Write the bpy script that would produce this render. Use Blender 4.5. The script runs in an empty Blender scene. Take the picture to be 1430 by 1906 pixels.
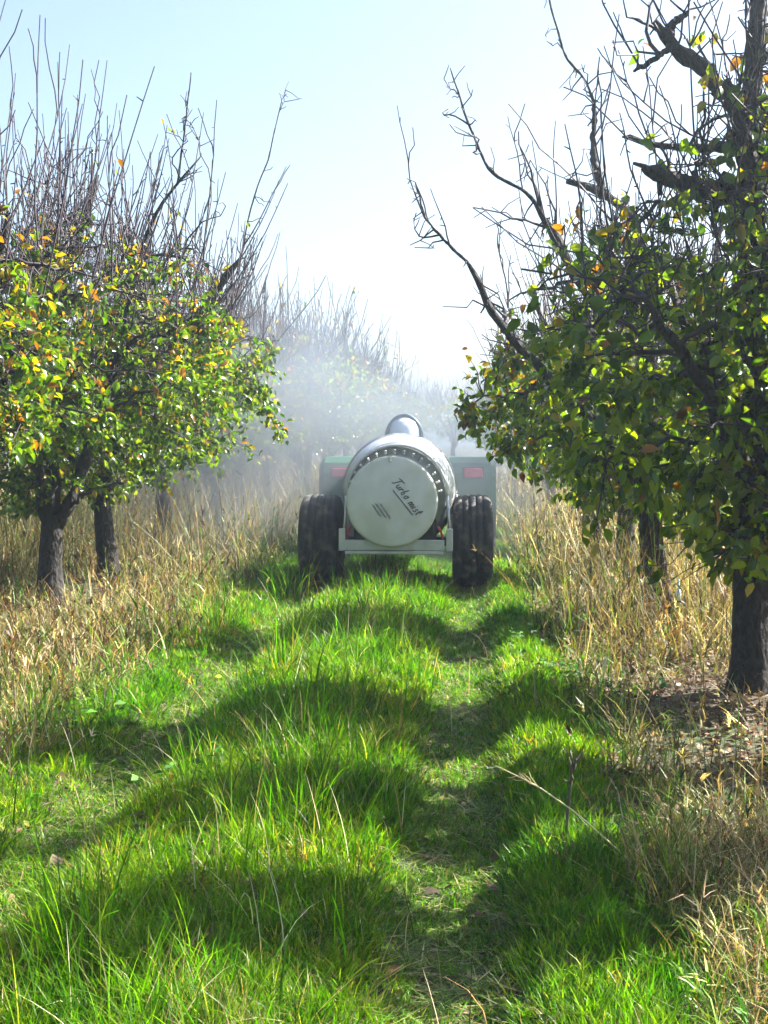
import bpy, bmesh, math, random
import numpy as np
from mathutils import Vector, Matrix, Euler

# ------------------------------------------------------------------ camera, sky, sun, exposure
scene = bpy.context.scene
C = scene.collection
R = math.radians
CAM_H = 1.4
cam = bpy.data.cameras.new('camera'); camo = bpy.data.objects.new('camera', cam); C.objects.link(camo)
cam.sensor_fit = 'VERTICAL'; cam.sensor_height = 24.0; cam.lens = 24.0 * 2400 / 1906
camo.location = (0, 0, CAM_H); camo.rotation_euler = (R(90 - 3.17), 0, R(3.22))
cam.clip_start = 0.05; cam.clip_end = 3000
scene.camera = camo

SUN_EL, SUN_AZ = 42.0, 67.0          # azimuth clockwise from the row direction (+Y)
world = bpy.data.worlds.new('World'); scene.world = world; world.use_nodes = True
wn = world.node_tree.nodes; wl = world.node_tree.links
bg = wn['Background']
sky = wn.new('ShaderNodeTexSky'); sky.sky_type = 'NISHITA'; sky.sun_disc = False
sky.sun_elevation = R(SUN_EL); sky.sun_rotation = R(SUN_AZ); sky.air_density = 1.0; sky.dust_density = 2.5; sky.ozone_density = 1.0
wl.new(sky.outputs[0], bg.inputs[0]); bg.inputs[1].default_value = 0.053
sun = bpy.data.lights.new('sun', 'SUN'); suno = bpy.data.objects.new('sun', sun); C.objects.link(suno)
sun.energy = 5.0; sun.angle = R(0.5); sun.color = (1.0, 0.95, 0.86)
sdir = Vector((math.sin(R(SUN_AZ)) * math.cos(R(SUN_EL)), math.cos(R(SUN_AZ)) * math.cos(R(SUN_EL)), math.sin(R(SUN_EL))))
suno.rotation_euler = sdir.to_track_quat('Z', 'Y').to_euler()
scene.view_settings.view_transform = 'Standard'; scene.view_settings.look = 'None'
scene.view_settings.exposure = 2.55; scene.view_settings.gamma = 1.0
scene.view_settings.use_curve_mapping = False
cy = scene.cycles
cy.use_denoising = True
cy.max_bounces = 5; cy.diffuse_bounces = 2; cy.glossy_bounces = 2; cy.transmission_bounces = 4
cy.transparent_max_bounces = 8; cy.volume_bounces = 0
cy.use_adaptive_sampling = True; cy.adaptive_threshold = 0.03
cy.caustics_reflective = False; cy.caustics_refractive = False
cy.sample_clamp_indirect = 6.0

rng = np.random.default_rng(11)
random.seed(5)

# ------------------------------------------------------------------ helpers
def at(px, py, d):                    # a point of the place at depth d along the row
    return np.array([(px - 850) / 2400 * d, d, CAM_H - (py - 820) / 2400 * d])

def tag(o, label=None, cat=None, group=None, kind=None):
    if label: o['label'] = label
    if cat: o['category'] = cat
    if group: o['group'] = group
    if kind: o['kind'] = kind
    return o

def link(name, data, parent=None):
    o = bpy.data.objects.new(name, data); C.objects.link(o)
    if parent is not None: o.parent = parent
    return o

def empty(name, loc, rz=0.0, parent=None):
    o = link(name, None, parent); o.location = loc; o.rotation_euler = (0, 0, rz); o.empty_display_size = 0.2
    return o

def mesh_np(name, verts, tris=None, quads=None, col=None, mat=None, smooth=False):
    me = bpy.data.meshes.new(name)
    verts = np.ascontiguousarray(verts, dtype=np.float32).reshape(-1, 3)
    me.vertices.add(len(verts)); me.vertices.foreach_set('co', verts.ravel())
    parts, starts, n = [], [], 0
    if quads is not None and len(quads):
        q = np.asarray(quads, dtype=np.int32).reshape(-1, 4); parts.append(q.ravel())
        starts.append(n + np.arange(len(q), dtype=np.int32) * 4); n += q.size
    if tris is not None and len(tris):
        t = np.asarray(tris, dtype=np.int32).reshape(-1, 3); parts.append(t.ravel())
        starts.append(n + np.arange(len(t), dtype=np.int32) * 3); n += t.size
    li = np.concatenate(parts); ls = np.concatenate(starts)
    me.loops.add(len(li)); me.loops.foreach_set('vertex_index', li)
    me.polygons.add(len(ls)); me.polygons.foreach_set('loop_start', ls)
    if smooth: me.polygons.foreach_set('use_smooth', np.ones(len(ls), dtype=bool))
    me.update(calc_edges=True)
    if col is not None:
        a = me.attributes.new('col', 'FLOAT_COLOR', 'POINT')
        c = np.ones((len(verts), 4), dtype=np.float32); c[:, :3] = col
        a.data.foreach_set('color', c.ravel())
    if mat is not None: me.materials.append(mat)
    return me

class Tubes:                          # tubes along polylines, gathered into one mesh
    def __init__(s): s.v = []; s.q = []; s.t = []; s.n = 0
    def add(s, pts, rad, sides=5, cap=True, lump=0.0, ridges=0.0):
        pts = np.asarray(pts, float); K = len(pts); rad = np.broadcast_to(np.asarray(rad, float), (K,))
        tg = np.gradient(pts, axis=0); tg /= np.linalg.norm(tg, axis=1, keepdims=True) + 1e-9
        m = tg.mean(0); ref = np.array([0, 0, 1.0]) if abs(m[2]) < 0.7 * np.linalg.norm(m) else np.array([0.3, 1.0, 0])
        n1 = np.cross(tg, ref); n1 /= np.linalg.norm(n1, axis=1, keepdims=True) + 1e-9
        n2 = np.cross(tg, n1)
        a = np.arange(sides) / sides * 2 * np.pi
        rr = rad[:, None] * (1 + (lump * rng.normal(size=(K, sides)) if lump else np.zeros((K, sides))))
        if ridges: rr = rr * (1 + ridges * rng.normal(size=(1, sides)) + 0.4 * ridges * rng.normal(size=(K, sides)))
        ring = pts[:, None] + rr[..., None] * (np.cos(a)[None, :, None] * n1[:, None] + np.sin(a)[None, :, None] * n2[:, None])
        s.v.append(ring.reshape(-1, 3))
        i = np.arange(K - 1)[:, None] * sides; j = np.arange(sides)[None]; jn = (j + 1) % sides
        s.q.append((s.n + np.stack([i + j, i + jn, i + sides + jn, i + sides + j], -1)).reshape(-1, 4))
        if cap:
            k = np.arange(1, sides - 1)
            b = s.n + (K - 1) * sides
            s.t.append(np.stack([b + 0 * k, b + k, b + k + 1], -1))
            s.t.append(np.stack([s.n + 0 * k, s.n + k + 1, s.n + k], -1))
        s.n += K * sides
    def mesh(s, name, mat, smooth=True):
        return mesh_np(name, np.concatenate(s.v), np.concatenate(s.t) if s.t else None, np.concatenate(s.q), None, mat, smooth)

def from_bm(name, bm, mat, parent=None, smooth=False, bevel=0.0):
    if bevel:
        bmesh.ops.bevel(bm, geom=bm.edges[:] + bm.verts[:], offset=bevel, segments=2, affect='EDGES', profile=0.5)
    bmesh.ops.recalc_face_normals(bm, faces=bm.faces)
    me = bpy.data.meshes.new(name); bm.to_mesh(me); bm.free(); me.materials.append(mat)
    if smooth: me.polygons.foreach_set('use_smooth', np.ones(len(me.polygons), dtype=bool))
    return link(name, me, parent)

def box(name, c, s, mat, parent=None, bevel=0.01, rot=None):
    bm = bmesh.new(); bmesh.ops.create_cube(bm, size=1)
    M = Matrix.Translation(c) @ (rot.to_matrix().to_4x4() if rot else Matrix()) @ Matrix.Diagonal((*s, 1))
    bmesh.ops.transform(bm, matrix=M, verts=bm.verts)
    return from_bm(name, bm, mat, parent, False, bevel)

def lathe(name, prof, axis, c, mat, parent=None, n=48, smooth=True, closed=False):
    """prof: (a along the axis, radius)"""
    P = np.asarray(prof, float); K = len(P); th = np.arange(n) / n * 2 * np.pi
    A = np.repeat(P[:, :1], n, 1); r = P[:, 1:2]
    u, w = r * np.cos(th), r * np.sin(th)
    v = {'x': np.stack([A, u, w], -1), 'y': np.stack([u, A, w], -1), 'z': np.stack([u, w, A], -1)}[axis] + np.asarray(c)
    i = np.arange(K if closed else K - 1)[:, None]; i2 = (i + 1) % K; j = np.arange(n)[None]; jn = (j + 1) % n
    q = np.stack([i * n + j, i * n + jn, i2 * n + jn, i2 * n + j], -1).reshape(-1, 4)
    me = mesh_np(name, v.reshape(-1, 3), None, q, None, mat, smooth)
    bm = bmesh.new(); bm.from_mesh(me); bmesh.ops.remove_doubles(bm, verts=bm.verts, dist=1e-5)
    bmesh.ops.recalc_face_normals(bm, faces=bm.faces); bm.to_mesh(me); bm.free()
    if smooth: me.polygons.foreach_set('use_smooth', np.ones(len(me.polygons), dtype=bool))
    return link(name, me, parent)

# ------------------------------------------------------------------ materials
def mat_new(name):
    m = bpy.data.materials.new(name); m.use_nodes = True
    return m, m.node_tree.nodes, m.node_tree.links, m.node_tree.nodes['Principled BSDF']

def mat_leaf(name, rough, trans, tint=(1.5, 1.35, 0.5), spec=0.5):
    m, n, l, p = mat_new(name)
    a = n.new('ShaderNodeAttribute'); a.attribute_name = 'col'
    l.new(a.outputs['Color'], p.inputs['Base Color']); p.inputs['Roughness'].default_value = rough
    p.inputs['Specular IOR Level'].default_value = spec
    mul = n.new('ShaderNodeMix'); mul.data_type = 'RGBA'; mul.blend_type = 'MULTIPLY'; mul.inputs[0].default_value = 1
    l.new(a.outputs['Color'], mul.inputs[6]); mul.inputs[7].default_value = (*tint, 1)
    t = n.new('ShaderNodeBsdfTranslucent'); l.new(mul.outputs[2], t.inputs['Color'])
    mix = n.new('ShaderNodeMixShader'); mix.inputs[0].default_value = trans
    l.new(p.outputs[0], mix.inputs[1]); l.new(t.outputs[0], mix.inputs[2])
    l.new(mix.outputs[0], n['Material Output'].inputs['Surface'])
    return m

def mat_noise(name, c1, c2, scale, rough=0.6, metal=0.0, bump=0.0, detail=6.0, stretch=(1, 1, 1), lo=0.35, hi=0.65, bdist=0.02, c3=None, s3=0.5):
    m, n, l, p = mat_new(name)
    tc = n.new('ShaderNodeTexCoord'); mp = n.new('ShaderNodeMapping'); mp.inputs['Scale'].default_value = stretch
    l.new(tc.outputs['Object'], mp.inputs[0])
    nz = n.new('ShaderNodeTexNoise'); nz.inputs['Scale'].default_value = scale; nz.inputs['Detail'].default_value = detail
    l.new(mp.outputs[0], nz.inputs['Vector'])
    cr = n.new('ShaderNodeValToRGB'); cr.color_ramp.elements[0].position = lo; cr.color_ramp.elements[1].position = hi
    cr.color_ramp.elements[0].color = (*c1, 1); cr.color_ramp.elements[1].color = (*c2, 1)
    l.new(nz.outputs['Fac'], cr.inputs[0])
    out = cr.outputs[0]
    if c3 is not None:
        n2 = n.new('ShaderNodeTexNoise'); n2.inputs['Scale'].default_value = s3; n2.inputs['Detail'].default_value = 3
        l.new(mp.outputs[0], n2.inputs['Vector'])
        r2 = n.new('ShaderNodeMapRange'); r2.inputs[1].default_value = 0.45; r2.inputs[2].default_value = 0.62
        l.new(n2.outputs['Fac'], r2.inputs[0])
        mx = n.new('ShaderNodeMix'); mx.data_type = 'RGBA'; l.new(r2.outputs[0], mx.inputs[0])
        l.new(out, mx.inputs[6]); mx.inputs[7].default_value = (*c3, 1); out = mx.outputs[2]
    l.new(out, p.inputs['Base Color'])
    p.inputs['Roughness'].default_value = rough; p.inputs['Metallic'].default_value = metal
    if bump:
        b = n.new('ShaderNodeBump'); b.inputs['Strength'].default_value = bump; b.inputs['Distance'].default_value = bdist
        l.new(nz.outputs['Fac'], b.inputs['Height']); l.new(b.outputs[0], p.inputs['Normal'])
    return m

M_LEAF = mat_leaf('pear_leaf', 0.25, 0.52, (1.8, 1.65, 0.18), 0.5)
M_GRASS = mat_leaf('grass_blade', 0.36, 0.55, (1.25, 1.6, 0.2), 0.16)
M_DRY = mat_leaf('dry_weed', 0.5, 0.4, (1.2, 1.0, 0.55), 0.3)
M_LITTER = mat_leaf('fallen_leaf', 0.6, 0.1, (1, 1, 1), 0.3)
M_BARK = mat_noise('pear_bark', (0.006, 0.005, 0.005), (0.026, 0.021, 0.018), 34, 0.9, bump=1.0, stretch=(1, 1, 0.55), bdist=0.04)
M_TWIG = mat_noise('pear_twig', (0.013, 0.008, 0.013), (0.034, 0.021, 0.030), 12, 0.7)
M_SOIL = mat_noise('orchard_soil', (0.024, 0.018, 0.012), (0.085, 0.062, 0.038), 9, 0.95, bump=0.7, detail=9, c3=(0.03, 0.05, 0.010), s3=0.9)
M_TYRE = mat_noise('tyre_rubber', (0.016, 0.017, 0.019), (0.13, 0.115, 0.085), 9, 0.8, bump=0.4, lo=0.48, hi=0.72)
M_STEEL = mat_noise('stainless_steel', (0.52, 0.55, 0.56), (0.66, 0.68, 0.68), 6, 0.36, metal=0.5, bump=0.05)
M_DISC = mat_noise('cream_paint', (0.54, 0.57, 0.50), (0.66, 0.68, 0.61), 3.0, 0.42, c3=(0.49, 0.50, 0.40), s3=2.2)
M_WHITE = mat_noise('white_paint', (0.42, 0.44, 0.40), (0.56, 0.57, 0.52), 8, 0.45)
M_GREEN = mat_noise('tractor_green', (0.008, 0.095, 0.040), (0.016, 0.13, 0.055), 4, 0.4)
M_DARK = mat_noise('dark_metal', (0.015, 0.016, 0.02), (0.04, 0.04, 0.045), 9, 0.55)
M_BLUE = mat_noise('blue_grey_plastic', (0.05, 0.08, 0.12), (0.07, 0.105, 0.15), 9, 0.35)
M_TANK = mat_noise('pale_tank_plastic', (0.52, 0.63, 0.78), (0.64, 0.73, 0.84), 4, 0.18)
M_RED = mat_noise('red_lens', (0.55, 0.02, 0.07), (0.7, 0.05, 0.12), 14, 0.25)
M_HOSE = mat_noise('red_hose', (0.55, 0.04, 0.06), (0.65, 0.08, 0.08), 14, 0.4)
M_INK = mat_noise('dark_print', (0.03, 0.03, 0.035), (0.05, 0.05, 0.05), 10, 0.6)
M_YEL = mat_noise('yellow_plastic', (0.55, 0.5, 0.03), (0.7, 0.62, 0.06), 10, 0.4)
M_BLACKP = mat_noise('black_plastic', (0.012, 0.012, 0.012), (0.03, 0.03, 0.03), 10, 0.4)

# ------------------------------------------------------------------ ground
LRUT = -1.43
def rrut(y): return -0.08 + 0.018 * np.clip(y, 0, 40)
def snoise(x, y, s=1.0, k=0.0):
    return (np.sin(x * 1.7 * s + 1.3 + k) * np.cos(y * 1.3 * s - 0.4 + k) + 0.6 * np.sin(x * 3.9 * s + y * 2.7 * s + 2 + 2 * k)
            + 0.4 * np.sin(x * 7.3 * s - y * 6.1 * s + k) + 0.3 * np.cos(x * 13.1 * s + y * 11.7 * s + 3 * k)) / 2.3
LROW, RROW = -3.42, 1.62
def gz(x, y):
    x = np.asarray(x, float); y = np.asarray(y, float)
    near = np.exp(-np.clip(np.abs(y) - 35, 0, None) / 20)
    z = 0.075 * np.exp(-((x + 0.70) / 0.42) ** 2)
    z = z - 0.07 * np.exp(-((x - rrut(y)) / 0.2) ** 4) - 0.07 * np.exp(-((x - LRUT) / 0.2) ** 4)
    z = z + 0.07 * np.exp(-((x - 0.42) / 0.2) ** 2) + 0.04 * np.exp(-((x - RROW) / 0.6) ** 2) + 0.05 * np.exp(-((x - LROW) / 0.8) ** 2)
    z = z + 0.025 * snoise(x, y, 0.8) + 0.012 * snoise(x, y, 3.1, 1)
    return z * near - 0.02

def axis_grid(lo, hi, fine_lo, fine_hi, step, grow=1.35):
    a = list(np.arange(fine_lo, fine_hi + 1e-6, step))
    s = step; v = fine_lo; left = []
    while v > lo: s *= grow; v -= s; left.append(max(v, lo))
    s = step; v = a[-1]
    right = []
    while v < hi: s *= grow; v += s; right.append(min(v, hi))
    return np.array(left[::-1] + a + right)
gx = axis_grid(-300, 300, -5, 3.5, 0.06); gy = axis_grid(-60, 500, 1.5, 24, 0.09)
GX, GY = np.meshgrid(gx, gy); GZ = gz(GX, GY)
nx, ny = len(gx), len(gy)
I, J = np.meshgrid(np.arange(nx - 1), np.arange(ny - 1))
q = np.stack([J * nx + I, J * nx + I + 1, (J + 1) * nx + I + 1, (J + 1) * nx + I], -1).reshape(-1, 4)
ground = link('ground', mesh_np('ground', np.stack([GX, GY, GZ], -1).reshape(-1, 3), None, q, None, M_SOIL, True))
tag(ground, 'bare dark orchard soil with two wheel ruts and a grassy middle ridge', 'ground', kind='structure')

# ------------------------------------------------------------------ ribbons (grass blades, straw)
def ribbons(P, h, w, az, lean, bend, segs=3, roll=None, twistz=0.0):
    """curved tapering blades standing at P; returns verts (N, 2*segs+1, 3) and tris"""
    N = len(P)
    d = np.stack([np.cos(az), np.sin(az), np.zeros(N)], -1)
    roll = az + np.pi / 2 + (rng.normal(0, 0.6, N) if roll is None else roll)
    side = np.stack([np.cos(roll), np.sin(roll), np.zeros(N)], -1)
    V = np.zeros((N, 2 * segs + 1, 3)); pos = P.copy(); ang = lean.copy()
    for k in range(segs + 1):
        f = k / segs; ww = (w * (1 - f) ** 0.6 * (1.0 if k else 0.75))[:, None]
        if k < segs:
            V[:, 2 * k] = pos - side * ww / 2; V[:, 2 * k + 1] = pos + side * ww / 2
        else: V[:, 2 * segs] = pos
        st = (h / segs)[:, None]
        pos = pos + st * (np.sin(ang)[:, None] * d + np.cos(ang)[:, None] * np.array([0, 0, 1.0])); ang = ang + bend / segs
    t = []
    for k in range(segs - 1):
        a = 2 * k; t += [[a, a + 1, a + 3], [a, a + 3, a + 2]]
    t.append([2 * segs - 2, 2 * segs - 1, 2 * segs])
    T = (np.arange(N)[:, None, None] * (2 * segs + 1) + np.array(t)[None]).reshape(-1, 3)
    return V, T

def mixcol(N, cols, p, jit=0.2):
    cols = np.asarray(cols, float); c = cols[rng.choice(len(cols), N, p=np.asarray(p) / np.sum(p))]
    return np.clip(c * np.exp(rng.normal(0, jit, (N, 1))) * np.exp(rng.normal(0, jit * 0.35, (N, 3))), 0.003, 0.9)

def logd(n, a, b): return a * np.exp(rng.random(n) * math.log(b / a))

class Field:
    def __init__(s): s.v = []; s.t = []; s.c = []; s.n = 0
    def add(s, V, T, col):
        N, k, _ = V.shape; s.v.append(V.reshape(-1, 3)); s.t.append(T + s.n); s.n += N * k
        s.c.append(np.repeat(col, k, 0) if col.ndim == 2 else col.reshape(-1, 3))
    def obj(s, name, mat):
        return link(name, mesh_np(name, np.concatenate(s.v), np.concatenate(s.t), None, np.concatenate(s.c), mat, False))

GREENS = [(0.050, 0.15, 0.003), (0.085, 0.20, 0.004), (0.14, 0.235, 0.006), (0.026, 0.085, 0.004), (0.26, 0.24, 0.075)]
def lane_edges(y):                    # where the green lane ends on either side
    L = -1.95 + 0.22 * snoise(y * 0.7, y * 0.3, 1.0, 2) - 0.02 * np.clip(y - 10, 0, 20)
    Rr = 0.62 + 0.13 * snoise(y * 0.9, y * 0.5, 1.0, 4)
    return L, Rr

grass = Field()
NT = 40000                             # tufts; every tuft has its own height, lean and hue
ty = logd(NT, 2.3, 34); tx = rng.uniform(-2.6, 1.0, NT)
L, Rr = lane_edges(ty)
keep = (tx > L + rng.normal(0, 0.16, NT)) & (tx < Rr + rng.normal(0, 0.10, NT))
wob = 0.05 * snoise(0.3 * tx, ty, 1.7, 2)
rut = np.clip(np.maximum(np.exp(-((tx - rrut(ty) - wob) / 0.19) ** 4), 0.8 * np.exp(-((tx - LRUT - wob) / 0.17) ** 4)), 0, 1)
patch = snoise(tx, ty, 1.6, 5)
keep &= rng.random(NT) > rut * np.clip(-0.05 + 0.8 * snoise(tx, ty, 2.3, 1), 0.0, 0.85)
keep &= rng.random(NT) > np.clip(-0.7 - 1.7 * snoise(tx, ty, 0.9, 8), 0, 0.85) * 0.8
tx, ty, rut, patch = tx[keep], ty[keep], rut[keep], patch[keep]; NT = len(tx)
ridge = np.exp(-((tx + 0.70) / 0.42) ** 2)
lush = np.clip(1 + 0.9 * snoise(tx, ty, 1.1, 3), 0.25, 2)
th = (0.07 + 0.05 * rng.random(NT)) * (1 - 0.60 * rut) * (0.85 + 0.4 * patch) + ridge * rng.gamma(1.0, 0.028, NT) * lush
taz = rng.uniform(0, 6.283, NT); tl = np.abs(rng.normal(0.26, 0.34, NT)) + rut * rng.uniform(0.2, 1.0, NT)
tcol = mixcol(NT, GREENS, [4, 4.4, 2.8, 1.8, 0.5], 0.16)
warm = np.clip(0.5 + 0.9 * snoise(tx, ty, 0.8, 12) + 0.4 * snoise(tx, ty, 3.0, 13), 0, 1)[:, None]      # yellower and deeper green patches
tcol = tcol * (1 - warm) * np.array([0.8, 0.88, 1.0]) + tcol * warm * np.array([1.55, 1.12, 1.2])
dead = rng.random(NT) < np.clip(0.55 * snoise(tx, ty, 1.5, 14) - 0.18, 0, 0.35) * (0.4 + ridge)
tcol[dead] = mixcol(dead.sum(), [(0.27, 0.25, 0.10), (0.20, 0.22, 0.05), (0.36, 0.32, 0.16)], [1, 1.3, 0.6])
dead = rng.random(NT) < ridge * 0.07 + rut * 0.10 + 0.02
tcol[dead] = mixcol(dead.sum(), [(0.25, 0.22, 0.09), (0.18, 0.19, 0.05), (0.15, 0.11, 0.055)], [1, 1, 0.6])
nb = rng.poisson(12, NT) + 2; ti = np.repeat(np.arange(NT), nb); N = len(ti)
sprd = (0.024 * (np.clip(ty, 3, 40) / 4) ** 0.45)[ti]
x = tx[ti] + rng.normal(0, 1, N) * sprd; y = ty[ti] + rng.normal(0, 1, N) * sprd
h = np.clip(th[ti] * rng.uniform(0.45, 1.25, N), 0.015, 0.5)
w = 0.0046 * (np.clip(y, 3, 40) / 3.5) ** 0.62 * rng.uniform(0.6, 1.5, N)
out_az = np.arctan2(y - ty[ti], x - tx[ti]); az = np.where(rng.random(N) < 0.55, out_az + rng.normal(0, 0.5, N), taz[ti] + rng.normal(0, 0.8, N))
lean = np.clip(tl[ti] + np.abs(rng.normal(0, 0.20, N)), 0, 1.45)
V, T = ribbons(np.stack([x, y, gz(x, y) - 0.005], -1), h, w, az, lean, rng.gamma(2, 0.40, N) * (0.8 + 0.8 * ridge[ti]))
grass.add(V, T, np.clip(tcol[ti] * np.exp(rng.normal(0, 0.16, (N, 1))), 0.003, 0.9))
N = 70000                              # short flattened grass covering the wheel tracks
y = logd(N, 2.4, 20); which = rng.random(N) < 0.6; x = np.where(which, rrut(y), LRUT) + rng.normal(0, 0.13, N)
keep = snoise(x, y, 2.6, 21) + 0.5 * snoise(x, y, 6.0, 22) > -0.30 + np.where(y < 4.2, 0.25, 0); x, y = x[keep], y[keep]; N = len(x)
V, T = ribbons(np.stack([x, y, gz(x, y) - 0.004], -1), rng.uniform(0.025, 0.075, N), 0.0045 * (y / 3.5) ** 0.6, rng.uniform(0, 6.283, N), rng.uniform(0.2, 1.3, N), rng.gamma(2, 0.4, N), 2)
grass.add(V, T, mixcol(N, GREENS, [4, 4, 3, 2, 1.3], 0.22))
# taller coarse blades on the ridge and at the bottom left
N = 2800
y = logd(N, 2.4, 22); x = np.where(rng.random(N) < 0.72, rng.normal(-0.72, 0.27, N), rng.uniform(-2.2, -0.2, N))
keep = (np.abs(x - LRUT) > 0.2) & (x - rrut(y) < -0.17) & (snoise(x, y, 1.4, 6) > -0.25)
x, y = x[keep], y[keep]; N = len(x)
V, T = ribbons(np.stack([x, y, gz(x, y)], -1), rng.uniform(0.10, 0.34, N) * np.clip(1.15 - 0.02 * y, 0.6, 1), 0.006 * (y / 4) ** 0.5 * rng.uniform(0.7, 1.3, N), rng.uniform(0, 6.283, N),
               np.abs(rng.normal(0.12, 0.2, N)), rng.gamma(2, 0.42, N), 5)
grass.add(V, T, mixcol(N, GREENS, [4, 4, 3, 2, 0.9], 0.2))
# the neighbouring alleys
for (xa, xb, n_) in ((-8.0, -5.4, 26000), (3.6, 5.8, 16000)):
    y = logd(n_, 8, 45); x = rng.uniform(xa, xb, n_)
    V, T = ribbons(np.stack([x, y, gz(x, y)], -1), rng.uniform(0.12, 0.4, n_), 0.012 * np.ones(n_), rng.uniform(0, 6.283, n_), np.abs(rng.normal(0.15, 0.2, n_)), rng.gamma(2, 0.3, n_), 2)
    grass.add(V, T, mixcol(n_, GREENS, [4, 4, 3, 2, 1.5], 0.2))
go = grass.obj('grass', M_GRASS); tag(go, 'bright green grass growing over the lane between the tree rows', 'grass', kind='stuff')

# dry weeds along both tree rows
STRAW = [(0.31, 0.265, 0.115), (0.21, 0.175, 0.065), (0.52, 0.47, 0.28), (0.07, 0.05, 0.024), (0.07, 0.13, 0.012), (0.12, 0.058, 0.024)]
weeds = Field()
def weed_zone(n, xa, xb, ya, yb, hmin, hmax, mask, wmul=1.0, p=(3.6, 4, 2.0, 3.2, 2.8, 1.0)):
    y = logd(n, ya, yb); x = rng.uniform(xa, xb, n)
    k = rng.random(n) < mask(x, y); x, y = x[k], y[k]; n = len(x)
    hgt = rng.uniform(hmin, hmax, n) * np.clip(0.85 + 0.9 * snoise(x, y, 1.3, 7), 0.3, 1.5)
    w = 0.0042 * wmul * (np.clip(y, 3, 50) / 5) ** 0.62 * rng.uniform(0.6, 1.7, n)
    az = rng.uniform(0, 6.283, n)
    lean = np.abs(rng.normal(0.24, 0.4, n)); flop = rng.random(n) < 0.34; lean[flop] += rng.uniform(0.5, 1.2, flop.sum())
    V, T = ribbons(np.stack([x, y, gz(x, y)], -1), hgt, w, az, lean, rng.gamma(1.6, 0.32, n), 4)
    col = mixcol(n, STRAW, p, 0.25)
    Le, Re = lane_edges(y); edge = np.minimum(np.abs(x - Le), np.abs(x - Re)); gr = rng.random(n) < 0.55 * np.exp(-(edge / 0.28) ** 2)
    col[gr] = mixcol(gr.sum(), GREENS, [2, 3, 3, 2, 2], 0.2)
    weeds.add(V, T, col)
    # side leaves and seed sprays on a third of the stalks
    m = np.where(rng.random(n) < 0.42)[0]
    for _ in range(2):
        f = rng.integers(1, 4, len(m)); P = V[m, 2 * f]
        VV, TT = ribbons(P, rng.uniform(0.06, 0.22, len(m)), w[m] * 1.2, rng.uniform(0, 6.283, len(m)), rng.uniform(0.3, 1.3, len(m)), rng.uniform(0.2, 1.6, len(m)), 2)
        weeds.add(VV, TT, col[m] * rng.uniform(0.8, 1.25, (len(m), 1)))

    m = np.where(rng.random(n) < 0.16)[0]
    for _ in range(5):
        VV, TT = ribbons(V[m, 8] - np.array([0, 0, 1.0]) * rng.uniform(0, 0.05, (len(m), 1)), rng.uniform(0.025, 0.07, len(m)), w[m] * 1.8, az[m] + rng.normal(0, 0.9, len(m)), rng.uniform(0.2, 1.3, len(m)), rng.uniform(0, 1.2, len(m)), 2)
        weeds.add(VV, TT, col[m] * rng.uniform(0.8, 1.3, (len(m), 1)))

def left_mask(x, y):
    L, _ = lane_edges(y)
    m = np.clip((L + 0.15 - x) / 0.35, 0, 1)
    bare = np.exp(-((x - LROW) / 0.75) ** 2) * np.exp(-((y - 11.3) / 1.8) ** 2)
    m = m * (1 - 0.93 * bare) * np.clip(0.75 + 0.7 * snoise(x, y, 1.2, 9), 0.12, 1)
    return m * np.where(y < 4.2, 0.25, 1)
def right_mask(x, y):
    _, Rr = lane_edges(y)
    m = np.clip((x - Rr + 0.05) / 0.22, 0, 1)
    bare = np.clip(1.8 * np.exp(-((x - RROW + 0.10) / 0.75) ** 2) * np.exp(-((y - 6.0) / 1.4) ** 2), 0, 1)
    return m * (1 - 0.95 * bare) * np.clip(0.78 + 0.7 * snoise(x, y, 1.3, 10), 0.15, 1)
weed_zone(27000, -5.0, -1.6, 3.2, 13, 0.10, 0.42, left_mask)
weed_zone(24000, -6.0, -1.9, 12, 45, 0.35, 1.15, left_mask)
weed_zone(21000, 0.35, 3.2, 2.6, 7.5, 0.08, 0.42, right_mask)
weed_zone(22000, 0.35, 4.2, 6.8, 45, 0.25, 0.85, right_mask)
weed_zone(14000, -14, -5.5, 16, 60, 0.5, 1.4, lambda x, y: 0.8 + 0 * x, 1.6)
weed_zone(30000, -5.0, -1.6, 4.0, 40, 0.08, 0.40, left_mask, 1.5, (2, 3, 0.8, 4, 4, 1.2))
weed_zone(26000, 0.35, 3.4, 2.8, 40, 0.06, 0.32, right_mask, 1.5, (2, 3, 1.0, 4, 3, 1.4))
weed_zone(7500, 0.5, 1.8, 2.5, 4.5, 0.10, 0.42, lambda x, y: np.clip((x - lane_edges(y)[1] + 0.02) / 0.2, 0, 1), 0.9, (4, 3, 4.5, 1.5, 1.0, 1.2))
n_ = 700                               # dead stems standing and lying among the lane grass
y = logd(n_, 2.6, 14); x = np.where(rng.random(n_) < 0.65, rng.normal(-0.72, 0.33, n_), rng.uniform(-1.9, 0.6, n_))
V, T = ribbons(np.stack([x, y, gz(x, y)], -1), rng.uniform(0.10, 0.34, n_), 0.0042 * (y / 4) ** 0.6, rng.uniform(0, 6.283, n_), np.abs(rng.normal(0.35, 0.5, n_)), rng.gamma(2, 0.4, n_), 4)
weeds.add(V, T, mixcol(n_, STRAW, [3, 2, 4, 1, 1, 0.8], 0.2))
wo = weeds.obj('dry_weeds', M_DRY); tag(wo, 'tall straw coloured dry weeds along both rows of trees', 'dry weeds', kind='stuff')

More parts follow.
